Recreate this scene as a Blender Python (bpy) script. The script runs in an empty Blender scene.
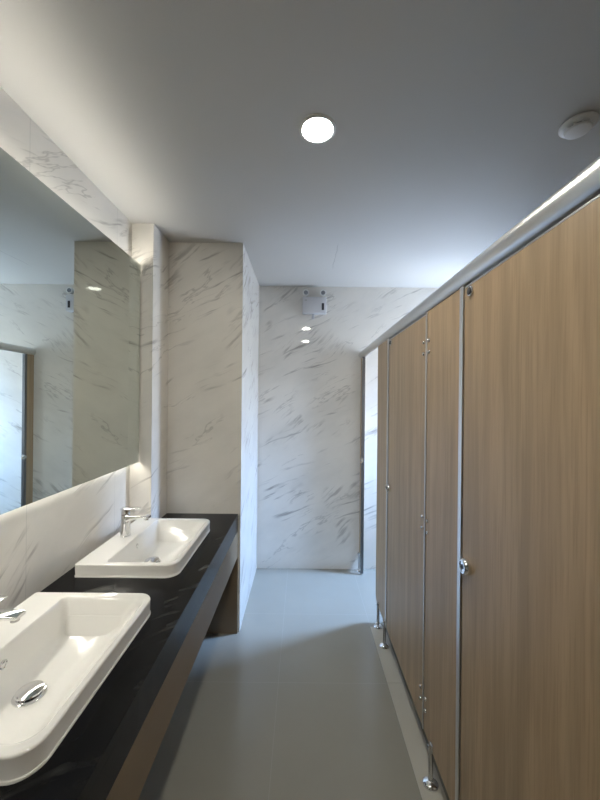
import bpy, bmesh, math, random
from mathutils import Vector, Matrix

S = bpy.context.scene
COL = S.collection
PI = math.pi
R = math.radians
random.seed(4)

# ------------------------------------------------------------------ dimensions (metres)
H = 2.60                 # ceiling height
CAM = 1.555              # eye height
WL = -1.025              # left wall face
MIR = -0.967             # mirror face
PIL_X, PIL_Y = -0.896, 2.03     # small pier at the end of the mirror
COLX, COLY = -0.403, 2.272      # marble column
BACK = 3.135
WR = 1.65                # right wall behind the cubicles
FRONT = -1.9
CT = 0.790               # worktop height
CX = -0.420              # worktop front
PX = 0.540               # face of the cubicle fronts
PT = 0.018               # board thickness

# ------------------------------------------------------------------ mesh helpers
def box(bm, x0, x1, y0, y1, z0, z1, bevel=0.0, seg=2):
    r = bmesh.ops.create_cube(bm, size=1.0)
    vs = r['verts']
    for v in vs:
        v.co = Vector(((x0+x1)/2 + v.co.x*(x1-x0), (y0+y1)/2 + v.co.y*(y1-y0), (z0+z1)/2 + v.co.z*(z1-z0)))
    if bevel > 0:
        es = list({e for v in vs for e in v.link_edges})
        bmesh.ops.bevel(bm, geom=es, offset=bevel, segments=seg, affect='EDGES', profile=0.5)

def lathe(bm, prof, origin=(0, 0, 0), axis='Z', n=32, sx=1.0, sy=1.0):
    """prof: (radius, height) pairs turned about an axis"""
    o = Vector(origin)
    rings = []
    for r, h in prof:
        ring = []
        for k in range(n):
            a = 2*PI*k/n
            c, s = r*math.cos(a)*sx, r*math.sin(a)*sy
            p = {'Z': (c, s, h), 'X': (h, c, s), 'Y': (s, h, c)}[axis]
            ring.append(bm.verts.new(o + Vector(p)))
        rings.append(ring)
    for a, b in zip(rings, rings[1:]):
        for k in range(n):
            bm.faces.new((a[k], a[(k+1) % n], b[(k+1) % n], b[k]))
    if prof[0][0] > 1e-6:
        bm.faces.new(list(reversed(rings[0])))
    if prof[-1][0] > 1e-6:
        bm.faces.new(rings[-1])

def extrude_profile(bm, pts, y0, y1):
    """closed (x, z) outline swept along y"""
    a = [bm.verts.new((x, y0, z)) for x, z in pts]
    b = [bm.verts.new((x, y1, z)) for x, z in pts]
    n = len(pts)
    for k in range(n):
        bm.faces.new((a[k], a[(k+1) % n], b[(k+1) % n], b[k]))
    bm.faces.new(list(reversed(a)))
    bm.faces.new(b)

def rrect(x0, x1, y0, y1, r, n=8):
    """rounded rectangle; r = radii for corners (x0y0, x1y0, x1y1, x0y1)"""
    if not hasattr(r, '__len__'):
        r = (r,)*4
    out = []
    cs = [(x0+r[0], y0+r[0], PI), (x1-r[1], y0+r[1], 1.5*PI), (x1-r[2], y1-r[2], 0), (x0+r[3], y1-r[3], 0.5*PI)]
    for (cx, cy, a0), rr in zip(cs, r):
        for k in range(n+1):
            a = a0 + 0.5*PI*k/n
            out.append((cx + rr*math.cos(a), cy + rr*math.sin(a)))
    return out

def loft(bm, rings, cap0=True, cap1=True):
    vs = [[bm.verts.new(p) for p in ring] for ring in rings]
    n = len(vs[0])
    for a, b in zip(vs, vs[1:]):
        for k in range(n):
            bm.faces.new((a[k], a[(k+1) % n], b[(k+1) % n], b[k]))
    if cap0:
        bm.faces.new(list(reversed(vs[0])))
    if cap1:
        bm.faces.new(vs[-1])

def obj(name, bm, mat, parent=None, smooth=False, angle=40):
    bmesh.ops.remove_doubles(bm, verts=bm.verts, dist=1e-6)
    bmesh.ops.recalc_face_normals(bm, faces=bm.faces)
    me = bpy.data.meshes.new(name)
    bm.to_mesh(me)
    bm.free()
    for m in (mat if isinstance(mat, (list, tuple)) else [mat]):
        me.materials.append(m)
    if smooth:
        lim = math.radians(angle)
        for p in me.polygons:
            p.use_smooth = True
        me.set_sharp_from_angle(angle=lim)
    o = bpy.data.objects.new(name, me)
    COL.objects.link(o)
    if parent:
        o.parent = parent
        bpy.context.view_layer.update()
        o.matrix_parent_inverse = parent.matrix_world.inverted()
    return o

def thing(name, label, cat, loc=(0, 0, 0), group=None):
    o = bpy.data.objects.new(name, None)
    o.empty_display_size = 0.05
    COL.objects.link(o)
    o.location = loc
    tag(o, label, cat, group)
    bpy.context.view_layer.update()
    return o

def tag(o, label, cat, group=None):
    o['label'] = label
    o['category'] = cat
    if group:
        o['group'] = group
    return o

def struct(name, bm, mat, smooth=False):
    o = obj(name, bm, mat, smooth=smooth)
    o['kind'] = 'structure'
    return o

def NB():
    return bmesh.new()

def retag(o, label, cat=None):
    o['label'] = label
    return o

def copy_tree(o, offset):
    c = o.copy()
    COL.objects.link(c)
    c.location = o.location + Vector(offset)
    for ch in list(o.children):
        d = ch.copy()
        COL.objects.link(d)
        d.parent = c
        for g in list(ch.children):
            e = g.copy()
            COL.objects.link(e)
            e.parent = d
    return c

# ------------------------------------------------------------------ materials
class NT:
    def __init__(self, name):
        self.m = bpy.data.materials.new(name)
        self.m.use_nodes = True
        self.t = self.m.node_tree
        self.b = self.t.nodes['Principled BSDF']
    def n(self, kind, **kw):
        x = self.t.nodes.new(kind)
        for k, v in kw.items():
            setattr(x, k, v)
        return x
    def link(self, a, b):
        self.t.links.new(a, b)
    def math(self, op, a, b=None, c=None):
        x = self.n('ShaderNodeMath', operation=op)
        for i, v in enumerate((a, b, c)):
            if v is None:
                continue
            if isinstance(v, (int, float)):
                x.inputs[i].default_value = v
            else:
                self.link(v, x.inputs[i])
        return x.outputs[0]
    def smooth(self, v, lo, hi, o0=0.0, o1=1.0):
        x = self.n('ShaderNodeMapRange', interpolation_type='SMOOTHSTEP')
        self.link(v, x.inputs[0])
        for i, k in enumerate((lo, hi, o0, o1)):
            x.inputs[i+1].default_value = k
        return x.outputs[0]
    def noise(self, vec, scale, detail=4, rough=0.5, dist=0.0):
        x = self.n('ShaderNodeTexNoise')
        self.link(vec, x.inputs['Vector'])
        x.inputs['Scale'].default_value = scale
        x.inputs['Detail'].default_value = detail
        x.inputs['Roughness'].default_value = rough
        x.inputs['Distortion'].default_value = dist
        return x.outputs[0]
    def mix(self, f, a, b):
        x = self.n('ShaderNodeMix', data_type='RGBA')
        for i, v in ((0, f), (6, a), (7, b)):
            if isinstance(v, (int, float)):
                x.inputs[i].default_value = v
            elif isinstance(v, tuple):
                x.inputs[i].default_value = (*v, 1)
            else:
                self.link(v, x.inputs[i])
        return x.outputs[2]
    def pos(self):
        return self.n('ShaderNodeNewGeometry').outputs['Position']
    def sep(self, v):
        x = self.n('ShaderNodeSeparateXYZ')
        self.link(v, x.inputs[0])
        return x.outputs
    def comb(self, a, b, c=0.0):
        x = self.n('ShaderNodeCombineXYZ')
        for i, v in enumerate((a, b, c)):
            if isinstance(v, (int, float)):
                x.inputs[i].default_value = v
            else:
                self.link(v, x.inputs[i])
        return x.outputs[0]
    def bump(self, h, strength=0.1, dist=0.01):
        x = self.n('ShaderNodeBump')
        x.inputs['Strength'].default_value = strength
        x.inputs['Distance'].default_value = dist
        self.link(h, x.inputs['Height'])
        self.link(x.outputs[0], self.b.inputs['Normal'])
    def set(self, **kw):
        for k, v in kw.items():
            i = self.b.inputs[k.replace('_', ' ')]
            if isinstance(v, tuple):
                i.default_value = (*v, 1)
            elif isinstance(v, (int, float)):
                i.default_value = v
            else:
                self.link(v, i)
        return self.m

def plain(name, col, rough=0.5, metal=0.0, var=0.04, nscale=30, **kw):
    t = NT(name)
    f = t.noise(t.pos(), nscale, 3)
    lo = tuple(max(0, c*(1-var)) for c in col)
    hi = tuple(min(1, c*(1+var)) for c in col)
    return t.set(Base_Color=t.mix(f, lo, hi), Roughness=rough, Metallic=metal, **kw)

def marble(name, seam=None):
    t = NT(name)
    x, y, z = t.sep(t.pos())
    u = t.math('ADD', x, y)
    ca, sa = math.cos(R(32)), math.sin(R(32))
    a = t.math('ADD', t.math('MULTIPLY', u, ca), t.math('MULTIPLY', z, sa))
    b = t.math('SUBTRACT', t.math('MULTIPLY', z, ca), t.math('MULTIPLY', u, sa))
    wob = t.noise(t.comb(u, z, 3.1), 1.8, 3, 0.5)
    b2 = t.math('ADD', b, t.math('MULTIPLY', t.math('SUBTRACT', wob, 0.5), 0.22))
    def veins(sa_, sb_, off, width, lo, hi, ms):
        n = t.noise(t.comb(t.math('MULTIPLY', a, sa_), t.math('MULTIPLY', b2, sb_), off), 1.0, 5, 0.62, 0.25)
        d = t.math('ABSOLUTE', t.math('SUBTRACT', n, 0.5))
        v = t.smooth(d, 0.0, width, 1.0, 0.0)
        m = t.smooth(t.noise(t.comb(t.math('MULTIPLY', a, ms), t.math('MULTIPLY', b, ms*1.7), off+7), 1.0, 2), lo, hi)
        return t.math('MULTIPLY', v, m)
    v1 = t.math('MULTIPLY', veins(0.8, 4.2, 1.7, 0.013, 0.50, 0.62, 2.3), 0.55)
    def dashes(ang, sa_, sb_, off, lo, hi, mscale, mlo, mhi):
        ca2, sa2 = math.cos(R(ang)), math.sin(R(ang))
        p = t.math('ADD', t.math('MULTIPLY', u, ca2), t.math('MULTIPLY', z, sa2))
        q = t.math('SUBTRACT', t.math('MULTIPLY', z, ca2), t.math('MULTIPLY', u, sa2))
        q = t.math('ADD', q, t.math('MULTIPLY', t.math('SUBTRACT', wob, 0.5), 0.12))
        n = t.noise(t.comb(t.math('MULTIPLY', p, sa_), t.math('MULTIPLY', q, sb_), off), 1.0, 3, 0.55)
        m = t.smooth(t.noise(t.comb(t.math('MULTIPLY', p, mscale), t.math('MULTIPLY', q, mscale*1.6), off+11), 1.0, 2), mlo, mhi)
        return t.math('MULTIPLY', t.smooth(n, lo, hi), m)
    v2 = dashes(23, 2.6, 27, 5.2, 0.575, 0.74, 1.8, 0.44, 0.57)
    v3 = dashes(42, 4.6, 40, 9.4, 0.47, 0.66, 2.3, 0.57, 0.66)
    cloud = t.smooth(t.noise(t.comb(a, t.math('MULTIPLY', b, 2.0), 4.0), 1.6, 5, 0.6), 0.35, 0.75)
    c = t.mix(cloud, (0.78, 0.745, 0.69), (0.68, 0.65, 0.60))
    c = t.mix(t.math('MULTIPLY', v3, 0.56), c, (0.30, 0.275, 0.25))
    c = t.mix(t.math('MULTIPLY', v2, 0.74), c, (0.27, 0.25, 0.23))
    c = t.mix(t.math('MULTIPLY', v1, 0.75), c, (0.29, 0.27, 0.25))
    if seam:
        s = x if seam[0] == 'x' else y
        q = t.math('ABSOLUTE', t.math('SUBTRACT', t.math('PINGPONG', t.math('SUBTRACT', s, seam[1]), seam[2]/2), 0.0))
        c = t.mix(t.smooth(q, 0.0007, 0.0018, 0.45, 0.0), c, (0.42, 0.41, 0.39))
    return t.set(Base_Color=c, Roughness=0.035, Specular_IOR_Level=0.5)

def wood(name):
    t = NT(name)
    x, y, z = t.sep(t.pos())
    u = t.math('ADD', y, t.math('MULTIPLY', x, 0.8))
    f1 = t.noise(t.comb(t.math('MULTIPLY', u, 22), t.math('MULTIPLY', z, 1.1), 0), 1.0, 4, 0.55, 0.3)
    f2 = t.noise(t.comb(t.math('MULTIPLY', u, 150), t.math('MULTIPLY', z, 4.0), 2.0), 1.0, 3, 0.6)
    f3 = t.noise(t.comb(t.math('MULTIPLY', u, 7), t.math('MULTIPLY', z, 0.25), 5.0), 1.0, 2)
    c = t.mix(t.smooth(f1, 0.33, 0.68), (0.315, 0.22, 0.125), (0.43, 0.30, 0.175))
    c = t.mix(t.math('MULTIPLY', t.smooth(f2, 0.45, 0.68), 0.42), c, (0.24, 0.155, 0.08))
    c = t.mix(t.math('MULTIPLY', t.smooth(f3, 0.4, 0.65), 0.28), c, (0.40, 0.265, 0.15))
    t.bump(f2, 0.04, 0.002)
    return t.set(Base_Color=c, Roughness=0.42)

def floor_mat():
    t = NT('floor_tile')
    x, y, z = t.sep(t.pos())
    f = t.noise(t.pos(), 3.0, 6, 0.6)
    c = t.mix(f, (0.285, 0.268, 0.228), (0.325, 0.308, 0.262))
    g = t.noise(t.pos(), 160, 2)
    c = t.mix(t.math('MULTIPLY', g, 0.12), c, (0.22, 0.215, 0.19))
    qx = t.math('PINGPONG', t.math('SUBTRACT', x, -0.115), 0.30)
    qy = t.math('PINGPONG', t.math('SUBTRACT', y, 1.27), 0.30)
    q = t.math('MINIMUM', qx, qy)
    c = t.mix(t.smooth(q, 0.0009, 0.0022, 0.30, 0.0), c, (0.42, 0.41, 0.37))
    return t.set(Base_Color=c, Roughness=0.22, Specular_IOR_Level=0.55)

def stone_black():
    t = NT('black_stone')
    x, y, z = t.sep(t.pos())
    a = t.math('ADD', t.math('MULTIPLY', x, 0.75), t.math('MULTIPLY', y, 0.65))
    b = t.math('SUBTRACT', t.math('MULTIPLY', y, 0.75), t.math('MULTIPLY', x, 0.65))
    n = t.noise(t.comb(t.math('MULTIPLY', a, 3), t.math('MULTIPLY', b, 11), z), 1.0, 8, 0.68, 0.6)
    m = t.noise(t.comb(a, b, 3), 5, 3)
    f = t.math('MULTIPLY', t.smooth(n, 0.46, 0.74), t.smooth(m, 0.36, 0.62))
    c = t.mix(f, (0.004, 0.004, 0.005), (0.085, 0.085, 0.08))
    return t.set(Base_Color=c, Roughness=0.24, Specular_IOR_Level=0.16)

def ceiling_mat():
    t = NT('ceiling_paint')
    x, y, z = t.sep(t.pos())
    f = t.noise(t.pos(), 2.0, 3)
    c = t.mix(f, (0.50, 0.49, 0.47), (0.53, 0.52, 0.50))
    wob = t.math('MULTIPLY', t.math('SUBTRACT', t.noise(t.pos(), 12, 3), 0.5), 0.03)
    d = t.math('ABSOLUTE', t.math('SUBTRACT', t.math('ADD', x, wob), 0.232))
    line = t.smooth(d, 0.0015, 0.004, 1.0, 0.0)
    seg = t.math('MULTIPLY', t.smooth(y, 2.25, 2.32), t.smooth(y, 2.66, 2.72, 1.0, 0.0))
    c = t.mix(t.math('MULTIPLY', t.math('MULTIPLY', line, seg), 0.5), c, (0.25, 0.25, 0.25))
    t.bump(t.noise(t.pos(), 90, 3), 0.03, 0.002)
    return t.set(Base_Color=c, Roughness=0.75)

def emit(name, col, strength):
    t = NT(name)
    f = t.noise(t.pos(), 40, 2)
    c = t.mix(f, tuple(k*0.98 for k in col), col)
    t.link(c, t.b.inputs['Emission Color'])
    t.b.inputs['Emission Strength'].default_value = strength
    return t.set(Base_Color=(0.8, 0.8, 0.8), Roughness=0.5)

M = {}
M['marble'] = marble('white_veined_marble')
M['marble_left'] = marble('white_veined_marble_seamed', ('y', 1.27, 0.6))
M['wood'] = wood('pale_oak_laminate')
M['floor'] = floor_mat()
M['stone'] = stone_black()
M['ceiling'] = ceiling_mat()
M['apron'] = plain('taupe_panel', (0.20, 0.147, 0.09), 0.5, nscale=6)
M['ceramic'] = plain('white_ceramic', (0.80, 0.785, 0.75), 0.06, var=0.01, Coat_Weight=0.3, Coat_Roughness=0.03)
M['chrome'] = plain('chrome', (0.82, 0.82, 0.83), 0.07, 1.0, 0.01)
M['steel'] = plain('brushed_steel', (0.62, 0.61, 0.60), 0.25, 1.0, 0.04)
M['alu'] = plain('satin_aluminium', (0.66, 0.655, 0.64), 0.30, 1.0, 0.02)
M['mirror'] = plain('silvered_glass', (0.74, 0.79, 0.75), 0.0, 1.0, 0.004)
M['glass_edge'] = plain('glass_edge', (0.05, 0.09, 0.075), 0.15)
M['white_plastic'] = plain('white_plastic', (0.74, 0.73, 0.71), 0.35, var=0.01)
M['grey_plastic'] = plain('grey_plastic', (0.42, 0.42, 0.43), 0.4, var=0.02)
M['box_plastic'] = plain('pale_grey_plastic', (0.58, 0.58, 0.60), 0.4, var=0.01)
M['dark_alu'] = plain('dark_anodised_aluminium', (0.20, 0.20, 0.205), 0.4, 1.0, 0.02)
M['dark'] = plain('dark_rubber', (0.03, 0.03, 0.035), 0.45)
M['lens'] = plain('lamp_lens', (0.22, 0.23, 0.25), 0.1, var=0.02)
M['sill'] = plain('beige_border_tile', (0.50, 0.47, 0.40), 0.35, nscale=5, var=0.05)
M['plaster'] = plain('white_plaster', (0.70, 0.69, 0.67), 0.7, nscale=3)
M['led'] = emit('led_diffuser', (1.0, 0.965, 0.87), 23)
M['lamp'] = emit('downlight_diffuser', (1.0, 0.97, 0.88), 275)
M['window_frame'] = plain('white_window_frame', (0.7, 0.7, 0.7), 0.4)

# ------------------------------------------------------------------ room shell
bm = NB(); box(bm, -1.25, WR+0.15, FRONT-0.15, BACK+0.15, -0.10, 0.0); struct('floor', bm, M['floor'])
bm = NB(); box(bm, -1.25, WR+0.15, FRONT-0.15, BACK+0.15, H, H+0.10); struct('ceiling', bm, M['ceiling'])
bm = NB(); box(bm, WL-0.15, WL, FRONT, BACK, 0, H); struct('wall_left', bm, M['marble_left'])
bm = NB(); box(bm, WL, WR, BACK, BACK+0.15, 0, H); struct('wall_back', bm, M['marble'])
bm = NB(); box(bm, WL-0.15, WR+0.15, FRONT-0.15, FRONT, 0, H); struct('wall_front', bm, M['plaster'])
bm = NB(); box(bm, WL, PIL_X, PIL_Y, COLY, 0, H); struct('wall_pier', bm, M['marble'])
bm = NB(); box(bm, WL, COLX, COLY, BACK, 0, H); struct('wall_column', bm, M['marble'])

# right wall with the window opening of the last cubicle
W0, W1, WZ0, WZ1 = 2.69, 3.05, 1.20, 2.22
bm = NB()
box(bm, WR, WR+0.15, FRONT, W0, 0, H)
box(bm, WR, WR+0.15, W1, BACK+0.15, 0, H)
box(bm, WR, WR+0.15, W0, W1, 0, WZ0)
box(bm, WR, WR+0.15, W0, W1, WZ1, H)
struct('wall_right', bm, M['marble'])
bm = NB()
fw = 0.025
box(bm, WR+0.04, WR+0.08, W0, W0+fw, WZ0, WZ1)
box(bm, WR+0.04, WR+0.08, W1-fw, W1, WZ0, WZ1)
box(bm, WR+0.04, WR+0.08, W0+fw, W1-fw, WZ0, WZ0+fw)
box(bm, WR+0.04, WR+0.08, W0+fw, W1-fw, WZ1-fw, WZ1)
struct('window_1', bm, M['window_frame'])

# beige border tiles along the cubicle fronts
bm = NB()
ys = [FRONT, -1.13, -0.53, 0.07, 0.67, 1.27, 1.87, 2.335]
for a, b in zip(ys, ys[1:]):
    box(bm, 0.485, 0.580, a+0.001, b-0.001, 0.0, 0.004)
struct('trim_1', bm, M['sill'])

# ------------------------------------------------------------------ mirror with its light strips
mi = thing('wall_mirror', 'wide frameless wall mirror with backlit top and bottom edges above the sinks', 'mirror', (WL, 0.6, 1.176))
MY0, MY1, MZ0, MZ1 = -1.2, 2.022, 1.176, 2.350
bm = NB(); box(bm, MIR-0.006, MIR, MY0, MY1, MZ0, MZ1)
o = obj('mirror_glass', bm, [M['glass_edge'], M['mirror']], mi)
for p in o.data.polygons:
    if p.normal.x > 0.9:
        p.material_index = 1
bm = NB(); box(bm, WL, MIR-0.006, MY0+0.08, MY1-0.02, MZ0+0.035, MZ1-0.035); obj('backing_frame', bm, M['grey_plastic'], mi)
for z, s in ((MZ1-0.035, 1), (MZ0+0.035, -1)):
    bm = NB(); box(bm, -1.019, -1.005, MY0+0.08, MY1-0.02, min(z, z+s*0.012), max(z, z+s*0.012))
    obj('light_strip', bm, M['led'], mi)

# ------------------------------------------------------------------ worktop
SINK_X = -0.747
SINK_Y = (1.736, 0.957)
SL, SW = 0.288, 0.220          # half length, half width
w = thing('vanity_worktop', 'long black stone washbasin worktop with a taupe panel beneath its front edge', 'worktop', (CX, 0.6, CT))
bm = NB()
hx0, hx1 = SINK_X-SW+0.03, SINK_X+SW-0.03
hy = [(y-SL+0.03, y+SL-0.03) for y in sorted(SINK_Y)]
zt, zb = CT, CT-0.03
box(bm, hx1, CX, FRONT, COLY, zb, zt)
box(bm, WL+0.001, hx0, FRONT+0.001, PIL_Y-0.001, zb, zt)
cuts = [FRONT] + [v for p in hy for v in p] + [PIL_Y]
for a, b in ((cuts[0], cuts[1]), (cuts[2], cuts[3]), (cuts[4], cuts[5])):
    box(bm, hx0, hx1, a, b, zb, zt)
box(bm, PIL_X, hx1, PIL_Y, COLY, zb, zt)
obj('stone_slab', bm, M['stone'], w)
bm = NB(); box(bm, CX-0.02, CX, FRONT, COLY, CT-0.112, CT-0.0305); obj('front_fascia', bm, M['stone'], w)
bm = NB(); box(bm, CX-0.02, CX-0.001, FRONT, COLY, CT-0.290, CT-0.1125)
retag(obj('lower_panel', bm, M['apron'], w), 'taupe brown panel below the black stone edge')

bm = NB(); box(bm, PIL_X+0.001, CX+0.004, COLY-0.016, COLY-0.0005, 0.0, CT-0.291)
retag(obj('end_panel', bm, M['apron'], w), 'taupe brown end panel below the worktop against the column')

# ------------------------------------------------------------------ sinks
def make_sink(y, label):
    t = thing('washbasin', label, 'sink', (SINK_X, y, CT), 'rectangular washbasins on the black worktop')
    rc = (0.010, 0.056, 0.056, 0.010)
    def ring(x0, x1, y0, y1, r, z):
        return [(SINK_X+px, y+py, CT+z) for px, py in rrect(x0, x1, y0, y1, r)]
    ax0, ax1, ay0, ay1 = -SW, SW, -SL, SL
    def out(i, z):
        return ring(ax0+i, ax1-i, ay0+i, ay1-i, tuple(max(0.004, q-i) for q in rc), z)
    bx0, bx1, by0, by1 = -SW+0.125, SW-0.022, -SL+0.030, SL-0.030
    def inn(l, f, s, r, z):
        return ring(bx0+l, bx1-f, by0+s, by1-s, r, z)
    rings = [out(0.0, 0.0), out(0.0, 0.005), out(0.0008, 0.006), out(0.002, 0.0065), out(0.0025, 0.008), out(0.001, 0.0485), out(0.001, 0.0495), out(0.0015, 0.0520),
             out(0.003, 0.0540), out(0.0055, 0.0550), out(0.007, 0.0550),
             inn(-0.006, -0.005, -0.006, (0.018, 0.04, 0.04, 0.018), 0.0550), inn(-0.004, -0.0035, -0.004, (0.018, 0.04, 0.04, 0.018), 0.0549), inn(-0.0015, -0.0015, -0.0015, (0.018, 0.04, 0.04, 0.018), 0.0537), inn(0.000, 0.0, 0.0, (0.018, 0.05, 0.05, 0.018), 0.0510),
             inn(0.004, 0.006, 0.005, (0.02, 0.05, 0.05, 0.02), 0.044),
             inn(0.014, 0.058, 0.026, (0.03, 0.05, 0.05, 0.03), -0.028), inn(0.020, 0.092, 0.036, (0.03, 0.05, 0.05, 0.03), -0.050),
             inn(0.032, 0.118, 0.055, (0.03, 0.05, 0.05, 0.03), -0.060), inn(0.041, 0.142, 0.125, 0.02, -0.066), inn(0.050, 0.166, 0.19, 0.012, -0.070)]
    bm = NB()
    loft(bm, rings, cap0=False, cap1=True)
    # outer underside of the bowl (closes the shape below the worktop)
    low = [out(0.012, 0.0), ring(-SW+0.06, SW-0.06, -SL+0.05, SL-0.05, 0.03, -0.001), ring(-SW+0.09, SW-0.09, -SL+0.09, SL-0.09, 0.03, -0.085)]
    loft(bm, low, cap0=False, cap1=True)
    obj('basin', bm, M['ceramic'], t, smooth=True, angle=60)
    # drain
    dx, dy = SINK_X-0.008, y-0.004
    bm = NB(); lathe(bm, [(0.040, -0.069), (0.040, -0.066), (0.037, -0.064), (0.030, -0.064), (0.030, -0.068)], (dx, dy, CT), n=36)
    dr = obj('drain', bm, M['chrome'], t, smooth=True)
    bm = NB(); lathe(bm, [(0.023, -0.067), (0.023, -0.061), (0.032, -0.059), (0.0340, -0.057), (0.0325, -0.0545), (0.022, -0.052), (0.010, -0.0507), (0, -0.0505)], (dx, dy, CT), n=36)
    obj('plug', bm, M['chrome'], dr, smooth=True)
    # overflow ring on the wall-side slope of the bowl
    ox = SINK_X + bx0 + 0.0080
    bm = NB(); lathe(bm, [(0.0125, -0.004), (0.0125, 0.002), (0.010, 0.003), (0.008, 0.002), (0.0075, -0.001)], (ox, y, CT+0.012), axis='X', n=28)
    ov = obj('overflow', bm, M['chrome'], t, smooth=True)
    bm = NB(); lathe(bm, [(0.0072, -0.003), (0.0072, 0.000)], (ox, y, CT+0.012), axis='X', n=20)
    obj('overflow_hole', bm, M['dark'], ov)
    return t

make_sink(SINK_Y[0], 'white rectangular washbasin at the far end of the worktop, next to the marble column')
make_sink(SINK_Y[1], 'white rectangular washbasin nearest the camera, in the lower left corner')

def make_tap(y, label):
    x, z = SINK_X-SW+0.062, CT+0.055
    t = thing('mixer_tap', label, 'tap', (x, y, z), 'chrome basin taps')

    bm = NB()
    lathe(bm, [(0.0245, 0.0), (0.0245, 0.004), (0.0235, 0.005), (0.0215, 0.05), (0.0205, 0.088), (0.0195, 0.092)], (x, y, z), n=36)
    obj('body', bm, M['chrome'], t, smooth=True)
    # flat spout leaving the body just under the cap
    bm = NB()
    secs = []
    for q, hw, zt_, zb_ in ((0.000, 0.019, 0.092, 0.060), (0.030, 0.0175, 0.0915, 0.070), (0.070, 0.0165, 0.090, 0.0765), (0.112, 0.016, 0.0885, 0.0775), (0.118, 0.0145, 0.0870, 0.079)):
        pts = rrect(-hw, hw, zb_, zt_, 0.004, 4)
        secs.append([(x+q, y+py, z+pz) for py, pz in pts])
    loft(bm, secs)
    sp = obj('spout', bm, M['chrome'], t, smooth=True)
    bm = NB(); lathe(bm, [(0.010, 0.070), (0.010, 0.0785)], (x+0.102, y, z), n=24)
    obj('aerator', bm, M['steel'], sp, smooth=True)
    bm = NB()
    lathe(bm, [(0.018, 0.0925), (0.020, 0.0945), (0.0205, 0.112), (0.0195, 0.116)], (x, y, z), n=36)
    secs = []
    for q, hw, zc, th in ((-0.019, 0.016, 0.117, 0.004), (0.0, 0.0195, 0.1175, 0.0045), (0.03, 0.017, 0.1185, 0.004), (0.062, 0.012, 0.1205, 0.003), (0.072, 0.010, 0.121, 0.002)):
        secs.append([(x+q, y+py, z+pz) for py, pz in rrect(-hw, hw, zc-th, zc+th, th*0.9, 3)])
    loft(bm, secs)
    obj('lever', bm, M['chrome'], t, smooth=True)
    t.scale = (1.06, 1.12, 1.2)

make_tap(SINK_Y[0]+0.02, 'chrome lever mixer tap standing on the far washbasin')
make_tap(SINK_Y[1]-0.005, 'chrome mixer tap on the near washbasin, cut by the left edge of the photo')

# ------------------------------------------------------------------ cubicle fronts
Z0, ZT_FIX, ZT_DOOR = 0.135, 1.944, 1.932

def screws(bm, y, z, s):
    for dz in (-0.025, 0.025):
        lathe(bm, [(0.0085, 0.0), (0.0085, -0.002), (0.006, -0.006), (0, -0.007)], (PX, y, z+dz+s), axis='X', n=14)

def make_leg(parent, y):
    x = PX-0.004
    bm = NB()
    lathe(bm, [(0.0095, 0.012), (0.0095, 0.165)], (x, y, 0), n=20)
    box(bm, PX-0.006, PX+PT+0.004, y-0.012, y+0.012, 0.138, 0.168, 0.002)
    leg = obj('leg', bm, M['steel'], parent, smooth=True)
    bm = NB()
    lathe(bm, [(0.031, 0.004), (0.031, 0.007), (0.027, 0.012), (0.018, 0.017), (0.012, 0.021), (0.0098, 0.022)], (x, y, 0), n=28)
    obj('floor_flange', bm, M['chrome'], leg, smooth=True)
    bm = NB()
    lathe(bm, [(0.0065, 0.0), (0.0065, -0.003), (0.003, -0.006), (0, -0.0065)], (x-0.009, y, 0.158), axis='X', n=14)
    obj('screw', bm, M['chrome'], leg, smooth=True)

def make_fixed(y0, y1, label, strips, legs, chamfer=False, strip_mat='alu'):
    t = thing('cubicle_panel', label, 'panel', (PX, (y0+y1)/2, 0.0), 'fixed cubicle front panels')
    s, s1 = 0.024, 0.011
    a = y0 + (s if strips[0] else 0)
    b = y1 - (s1 if strips[1] else 0)
    bm = NB()
    if chamfer:
        c = 0.03
        pr = [(a, Z0), (b-c, Z0), (b, Z0+c), (b, ZT_FIX), (a, ZT_FIX)]
        va = [bm.verts.new((PX, q, z)) for q, z in pr]
        vb = [bm.verts.new((PX+PT, q, z)) for q, z in pr]
        n = len(pr)
        for k in range(n):
            bm.faces.new((va[k], va[(k+1) % n], vb[(k+1) % n], vb[k]))
        bm.faces.new(va); bm.faces.new(list(reversed(vb)))
    else:
        box(bm, PX, PX+PT, a, b, Z0, ZT_FIX, 0.001, 1)
    obj('board', bm, M['wood'], t)
    if strips[0]:
        bm = NB(); box(bm, PX-0.004, PX+PT+0.004, y0, y0+s, Z0 if strip_mat == 'alu' else 0.012, ZT_FIX, 0.0015); obj('edge_strip', bm, M[strip_mat], t)
    if strips[1]:
        bm = NB(); box(bm, PX-0.004, PX+PT+0.004, y1-s1, y1, Z0, ZT_FIX, 0.0015); obj('edge_strip', bm, M['alu'], t)
    for y in legs:
        make_leg(t, y)
    return t

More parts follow.
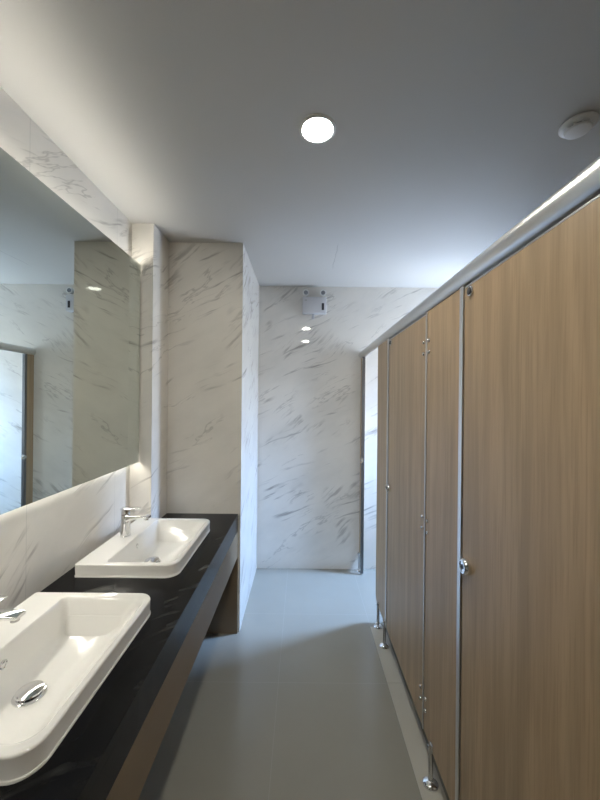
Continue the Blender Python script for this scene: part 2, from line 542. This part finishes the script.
def make_door(y0, y1, label, latch_far, axis_y=None, open_deg=0):
    """a closed door, hinged on the side away from its latch"""
    t = thing('cubicle_door', label, 'door', (PX, y0 if latch_far else y1, Z0), 'oak cubicle doors')
    bm = NB(); box(bm, PX, PX+PT, y0, y1, Z0, ZT_DOOR, 0.001, 1); obj('leaf', bm, M['wood'], t)
    bm = NB(); box(bm, PX-0.0006, PX+PT, y0, y1, ZT_DOOR, ZT_DOOR+0.004); obj('top_edge_strip', bm, M['alu'], t)
    yl = y1-0.036 if latch_far else y0+0.036
    yh = y0 if latch_far else y1
    sg = 1 if latch_far else -1
    # indicator lock
    bm = NB()
    lathe(bm, [(0.026, 0.0), (0.026, -0.006), (0.0245, -0.016), (0.0205, -0.020), (0.0165, -0.020), (0.0155, -0.017), (0, -0.017)], (PX, yl, 1.022), axis='X', n=32)
    lk = obj('indicator_lock', bm, M['chrome'], t, smooth=True)
    bm = NB(); lathe(bm, [(0.0075, -0.0165), (0.0075, -0.0185), (0, -0.019)], (PX, yl, 1.022), axis='X', n=20); obj('lock_slot', bm, M['dark'], lk, smooth=True)
    for z in (0.262, 1.020, 1.790):
        bm = NB()
        box(bm, PX+PT*0.3, PX+PT+0.006, yh-0.004, yh+0.004, z-0.04, z+0.04)
        screws(bm, yh+sg*0.022, z, 0.0)
        screws(bm, yh-sg*0.040, z, 0.0)
        obj('hinge', bm, M['steel'], t, smooth=True)
    # coat hook bolt head near the top latch corner
    bm = NB(); lathe(bm, [(0.0135, 0.0), (0.0135, -0.005), (0.010, -0.010), (0.0, -0.011)], (PX, yl+(-0.006 if latch_far else 0.006), ZT_DOOR-0.022), axis='X', n=24)
    obj('stop_bolt', bm, M['dark'], t, smooth=True)
    bm = NB(); lathe(bm, [(0.0165, 0.0), (0.0165, -0.004), (0.0150, -0.0065)], (PX-0.0002, yl+(-0.006 if latch_far else 0.006), ZT_DOOR-0.022), axis='X', n=24)
    obj('bolt_ring', bm, M['chrome'], t, smooth=True)
    return t

G = 0.006
make_fixed(1.140, 1.482, 'oak cubicle panel between the two closed doors, on a chrome foot', (True, True), (1.378,))
make_fixed(2.122, 2.430, 'narrow oak cubicle panel between the far closed door and the doorway at the back', (True, False), (2.139+0.012, 2.335), chamfer=True)
make_fixed(3.030, BACK, 'slim oak filler panel fixed against the back wall', (True, False), (3.105,), strip_mat='dark_alu')
make_fixed(-0.62, 0.488, 'oak cubicle panel on the right, beside and behind the camera', (True, True), (0.2,))
make_door(0.488+G, 1.140-G, 'large oak cubicle door nearest the camera, filling the right edge', True)
make_door(1.482+G, 2.122-G, 'closed oak cubicle door second from the camera', True)

# open door of the last cubicle, folded inwards beside the partition
t = thing('cubicle_door', 'oak cubicle door of the last stall, standing open inwards', 'door', (PX, 2.43, Z0), 'oak cubicle doors')
bm = NB(); box(bm, PX+PT+0.003, PX+PT+0.585, 2.404, 2.422, Z0, ZT_DOOR, 0.001, 1); obj('leaf', bm, M['wood'], t)
bm = NB(); lathe(bm, [(0.026, 0.0), (0.026, 0.006), (0.022, 0.018), (0, 0.019)], (PX+0.56, 2.422, 1.005), axis='Y', n=28); obj('indicator_lock', bm, M['chrome'], t, smooth=True)
# latch keep on the filler panel
k = bpy.data.objects
keep_parent = [o for o in COL.objects if o.get('label', '').startswith('slim oak filler')][0]
bm = NB(); box(bm, PX-0.012, PX+0.010, 3.012, 3.030, 1.005, 1.045, 0.002); box(bm, PX-0.014, PX-0.008, 3.008, 3.046, 1.012, 1.038, 0.002)
obj('latch_keep', bm, M['steel'], keep_parent)

# dividing partitions between the cubicles
for y, lab in ((1.300, 'oak dividing partition behind the panel between the two closed doors'), (2.290, 'oak dividing partition behind the narrow far panel')):
    t = thing('cubicle_partition', lab, 'partition', (1.2, y, 0), 'dividing partitions of the cubicles')
    bm = NB(); box(bm, PX+PT, WR, y-0.009, y+0.009, Z0, ZT_FIX, 0.001, 1); obj('board', bm, M['wood'], t)
    bm = NB(); box(bm, WR-0.03, WR, y-0.012, y+0.012, Z0, ZT_FIX); obj('wall_channel', bm, M['alu'], t)
    bm = NB(); lathe(bm, [(0.028, 0.0), (0.028, 0.004), (0.010, 0.014), (0.0095, Z0+0.02)], (1.25, y, 0), n=20); obj('leg', bm, M['steel'], t, smooth=True)

# head rail: rounded aluminium channel
pts = []
for q in range(40):
    a = 2*PI*q/40
    ca, sa = math.cos(a), math.sin(a)
    pts.append((0.551 + 0.028*math.copysign(abs(ca)**0.95, ca), 1.9755 + 0.0315*math.copysign(abs(sa)**0.95, sa)))
bm = NB(); extrude_profile(bm, pts, -0.62, BACK)
rl = tag(obj('head_rail', bm, M['alu'], smooth=True, angle=50), 'long rounded aluminium rail running along the top of the cubicle fronts', 'rail')

# ------------------------------------------------------------------ ceiling fittings
def downlight(y, label):
    x = 0.050
    t = thing('downlight', label, 'light', (x, y, H), 'round ceiling downlights')
    bm = NB(); lathe(bm, [(0.071, 0.0), (0.071, -0.003), (0.068, -0.006), (0.060, -0.007), (0.057, -0.004), (0.057, 0.0)], (x, y, H), n=48); obj('trim_ring', bm, M['white_plastic'], t, smooth=True)
    bm = NB(); lathe(bm, [(0.0568, -0.001), (0.0568, -0.0045)], (x, y, H), n=48); obj('diffuser', bm, M['lamp'], t)
    return t
downlight(1.310, 'round glowing white downlight in the ceiling, in view')
downlight(0.250, 'round ceiling downlight right above the camera, seen only as a reflection')

sx, sy = 1.025, 1.275
t = thing('smoke_detector', 'small round white smoke detector on the ceiling above the cubicles', 'smoke detector', (sx, sy, H))
bm = NB(); lathe(bm, [(0.060, 0.0), (0.064, -0.004), (0.064, -0.012), (0.060, -0.017), (0.048, -0.020)], (sx, sy, H), n=48); obj('base', bm, M['white_plastic'], t, smooth=True)
bm = NB(); lathe(bm, [(0.036, -0.020), (0.036, -0.031)], (sx, sy, H), n=40); obj('smoke_chamber', bm, M['grey_plastic'], t, smooth=True)
bm = NB(); lathe(bm, [(0.045, -0.031), (0.046, -0.034), (0.043, -0.040), (0.030, -0.044), (0, -0.045)], (sx, sy, H), n=48)
for k in range(10):
    a = 2*PI*k/10
    lathe(bm, [(0.0035, -0.0185), (0.0035, -0.0325)], (sx+0.042*math.cos(a), sy+0.042*math.sin(a), H), n=8)
obj('cage_cap', bm, M['white_plastic'], t, smooth=True)
t.scale = (0.93, 0.93, 0.72)

# ------------------------------------------------------------------ emergency light on the back wall
ex, ez, ey = 0.104, 2.416, BACK
t = thing('emergency_light', 'white twin-head emergency light unit high on the back marble wall', 'emergency light', (ex, ey, ez))
bm = NB(); box(bm, ex-0.108, ex+0.108, ey-0.062, ey, ez-0.074, ez+0.074, 0.006, 3); obj('battery_box', bm, M['box_plastic'], t, smooth=True)
for s in (-1, 1):
    hx, hz = ex + s*0.078, ez+0.112
    bm = NB()
    lathe(bm, [(0.008, 0.073), (0.008, 0.095)], (hx, ey-0.035, ez), n=16)
    lathe(bm, [(0.014, -0.012), (0.022, -0.020), (0.029, -0.045), (0.030, -0.060), (0.027, -0.0605), (0.0195, -0.0585)], (hx, ey, hz), axis='Y', n=32)
    hd = obj('lamp_head', bm, M['white_plastic'], t, smooth=True)
    bm = NB(); lathe(bm, [(0.019, -0.055), (0.019, -0.0590), (0, -0.0605)], (hx, ey, hz), axis='Y', n=28); obj('lens', bm, M['lens'], hd, smooth=True)
bm = NB(); box(bm, ex+0.066, ex+0.088, ey-0.0635, ey-0.061, ez-0.046, ez+0.016); obj('control_strip', bm, M['dark'], t)
bm = NB(); box(bm, ex-0.088, ex-0.068, ey-0.0635, ey-0.061, ez+0.036, ez+0.048); obj('badge', bm, M['grey_plastic'], t)
bm = NB(); lathe(bm, [(0.007, -0.115), (0.009, -0.112), (0.009, -0.069)], (ex-0.01, ey-0.020, ez), n=14); lathe(bm, [(0.013, -0.118), (0.013, -0.096)], (ex-0.01, ey-0.020, ez), n=14)
obj('cable_gland', bm, M['grey_plastic'], t, smooth=True)

# ------------------------------------------------------------------ daylight
wd = bpy.data.worlds.new('daylight')
S.world = wd
wd.use_nodes = True
bg = wd.node_tree.nodes['Background']
nt = wd.node_tree
tc = nt.nodes.new('ShaderNodeTexCoord')
sx_ = nt.nodes.new('ShaderNodeSeparateXYZ')
nt.links.new(tc.outputs['Generated'], sx_.inputs[0])
mr = nt.nodes.new('ShaderNodeMapRange')
mr.interpolation_type = 'SMOOTHSTEP'
mr.inputs[1].default_value = 0.0
mr.inputs[2].default_value = 0.8
nt.links.new(sx_.outputs[2], mr.inputs[0])
mx = nt.nodes.new('ShaderNodeMix')
mx.data_type = 'RGBA'
mx.inputs[6].default_value = (0.11, 0.13, 0.16, 1)
mx.inputs[7].default_value = (0.335, 0.565, 1.0, 1)
nt.links.new(mr.outputs[0], mx.inputs[0])
nt.links.new(mx.outputs[2], bg.inputs['Color'])
bg.inputs['Strength'].default_value = 245
la = bpy.data.lights.new('window_daylight', 'AREA')
la.shape = 'RECTANGLE'
la.size, la.size_y = WZ1-WZ0, W1-W0
la.cycles.is_portal = True
lo = bpy.data.objects.new('window_daylight', la)
COL.objects.link(lo)
lo.location = (WR+0.10, (W0+W1)/2, (WZ0+WZ1)/2)
lo.rotation_euler = (0, R(90), 0)

# ------------------------------------------------------------------ camera
cd = bpy.data.cameras.new('camera')
cd.sensor_fit = 'VERTICAL'
cd.sensor_height = 24.0
cd.lens = 24.0*340/800
cd.shift_x = -2/800
cd.clip_start = 0.02
co = bpy.data.objects.new('camera', cd)
COL.objects.link(co)
co.matrix_world = Matrix.Translation((0, 0, CAM)) @ Matrix.Rotation(R(90), 4, 'X') @ Matrix.Rotation(0.0096, 4, 'Z')
S.camera = co

vs = S.view_settings
vs.view_transform = 'Standard'
vs.look = 'None'
vs.gamma = 1.0
vs.use_curve_mapping = False
vs.exposure = 0.0
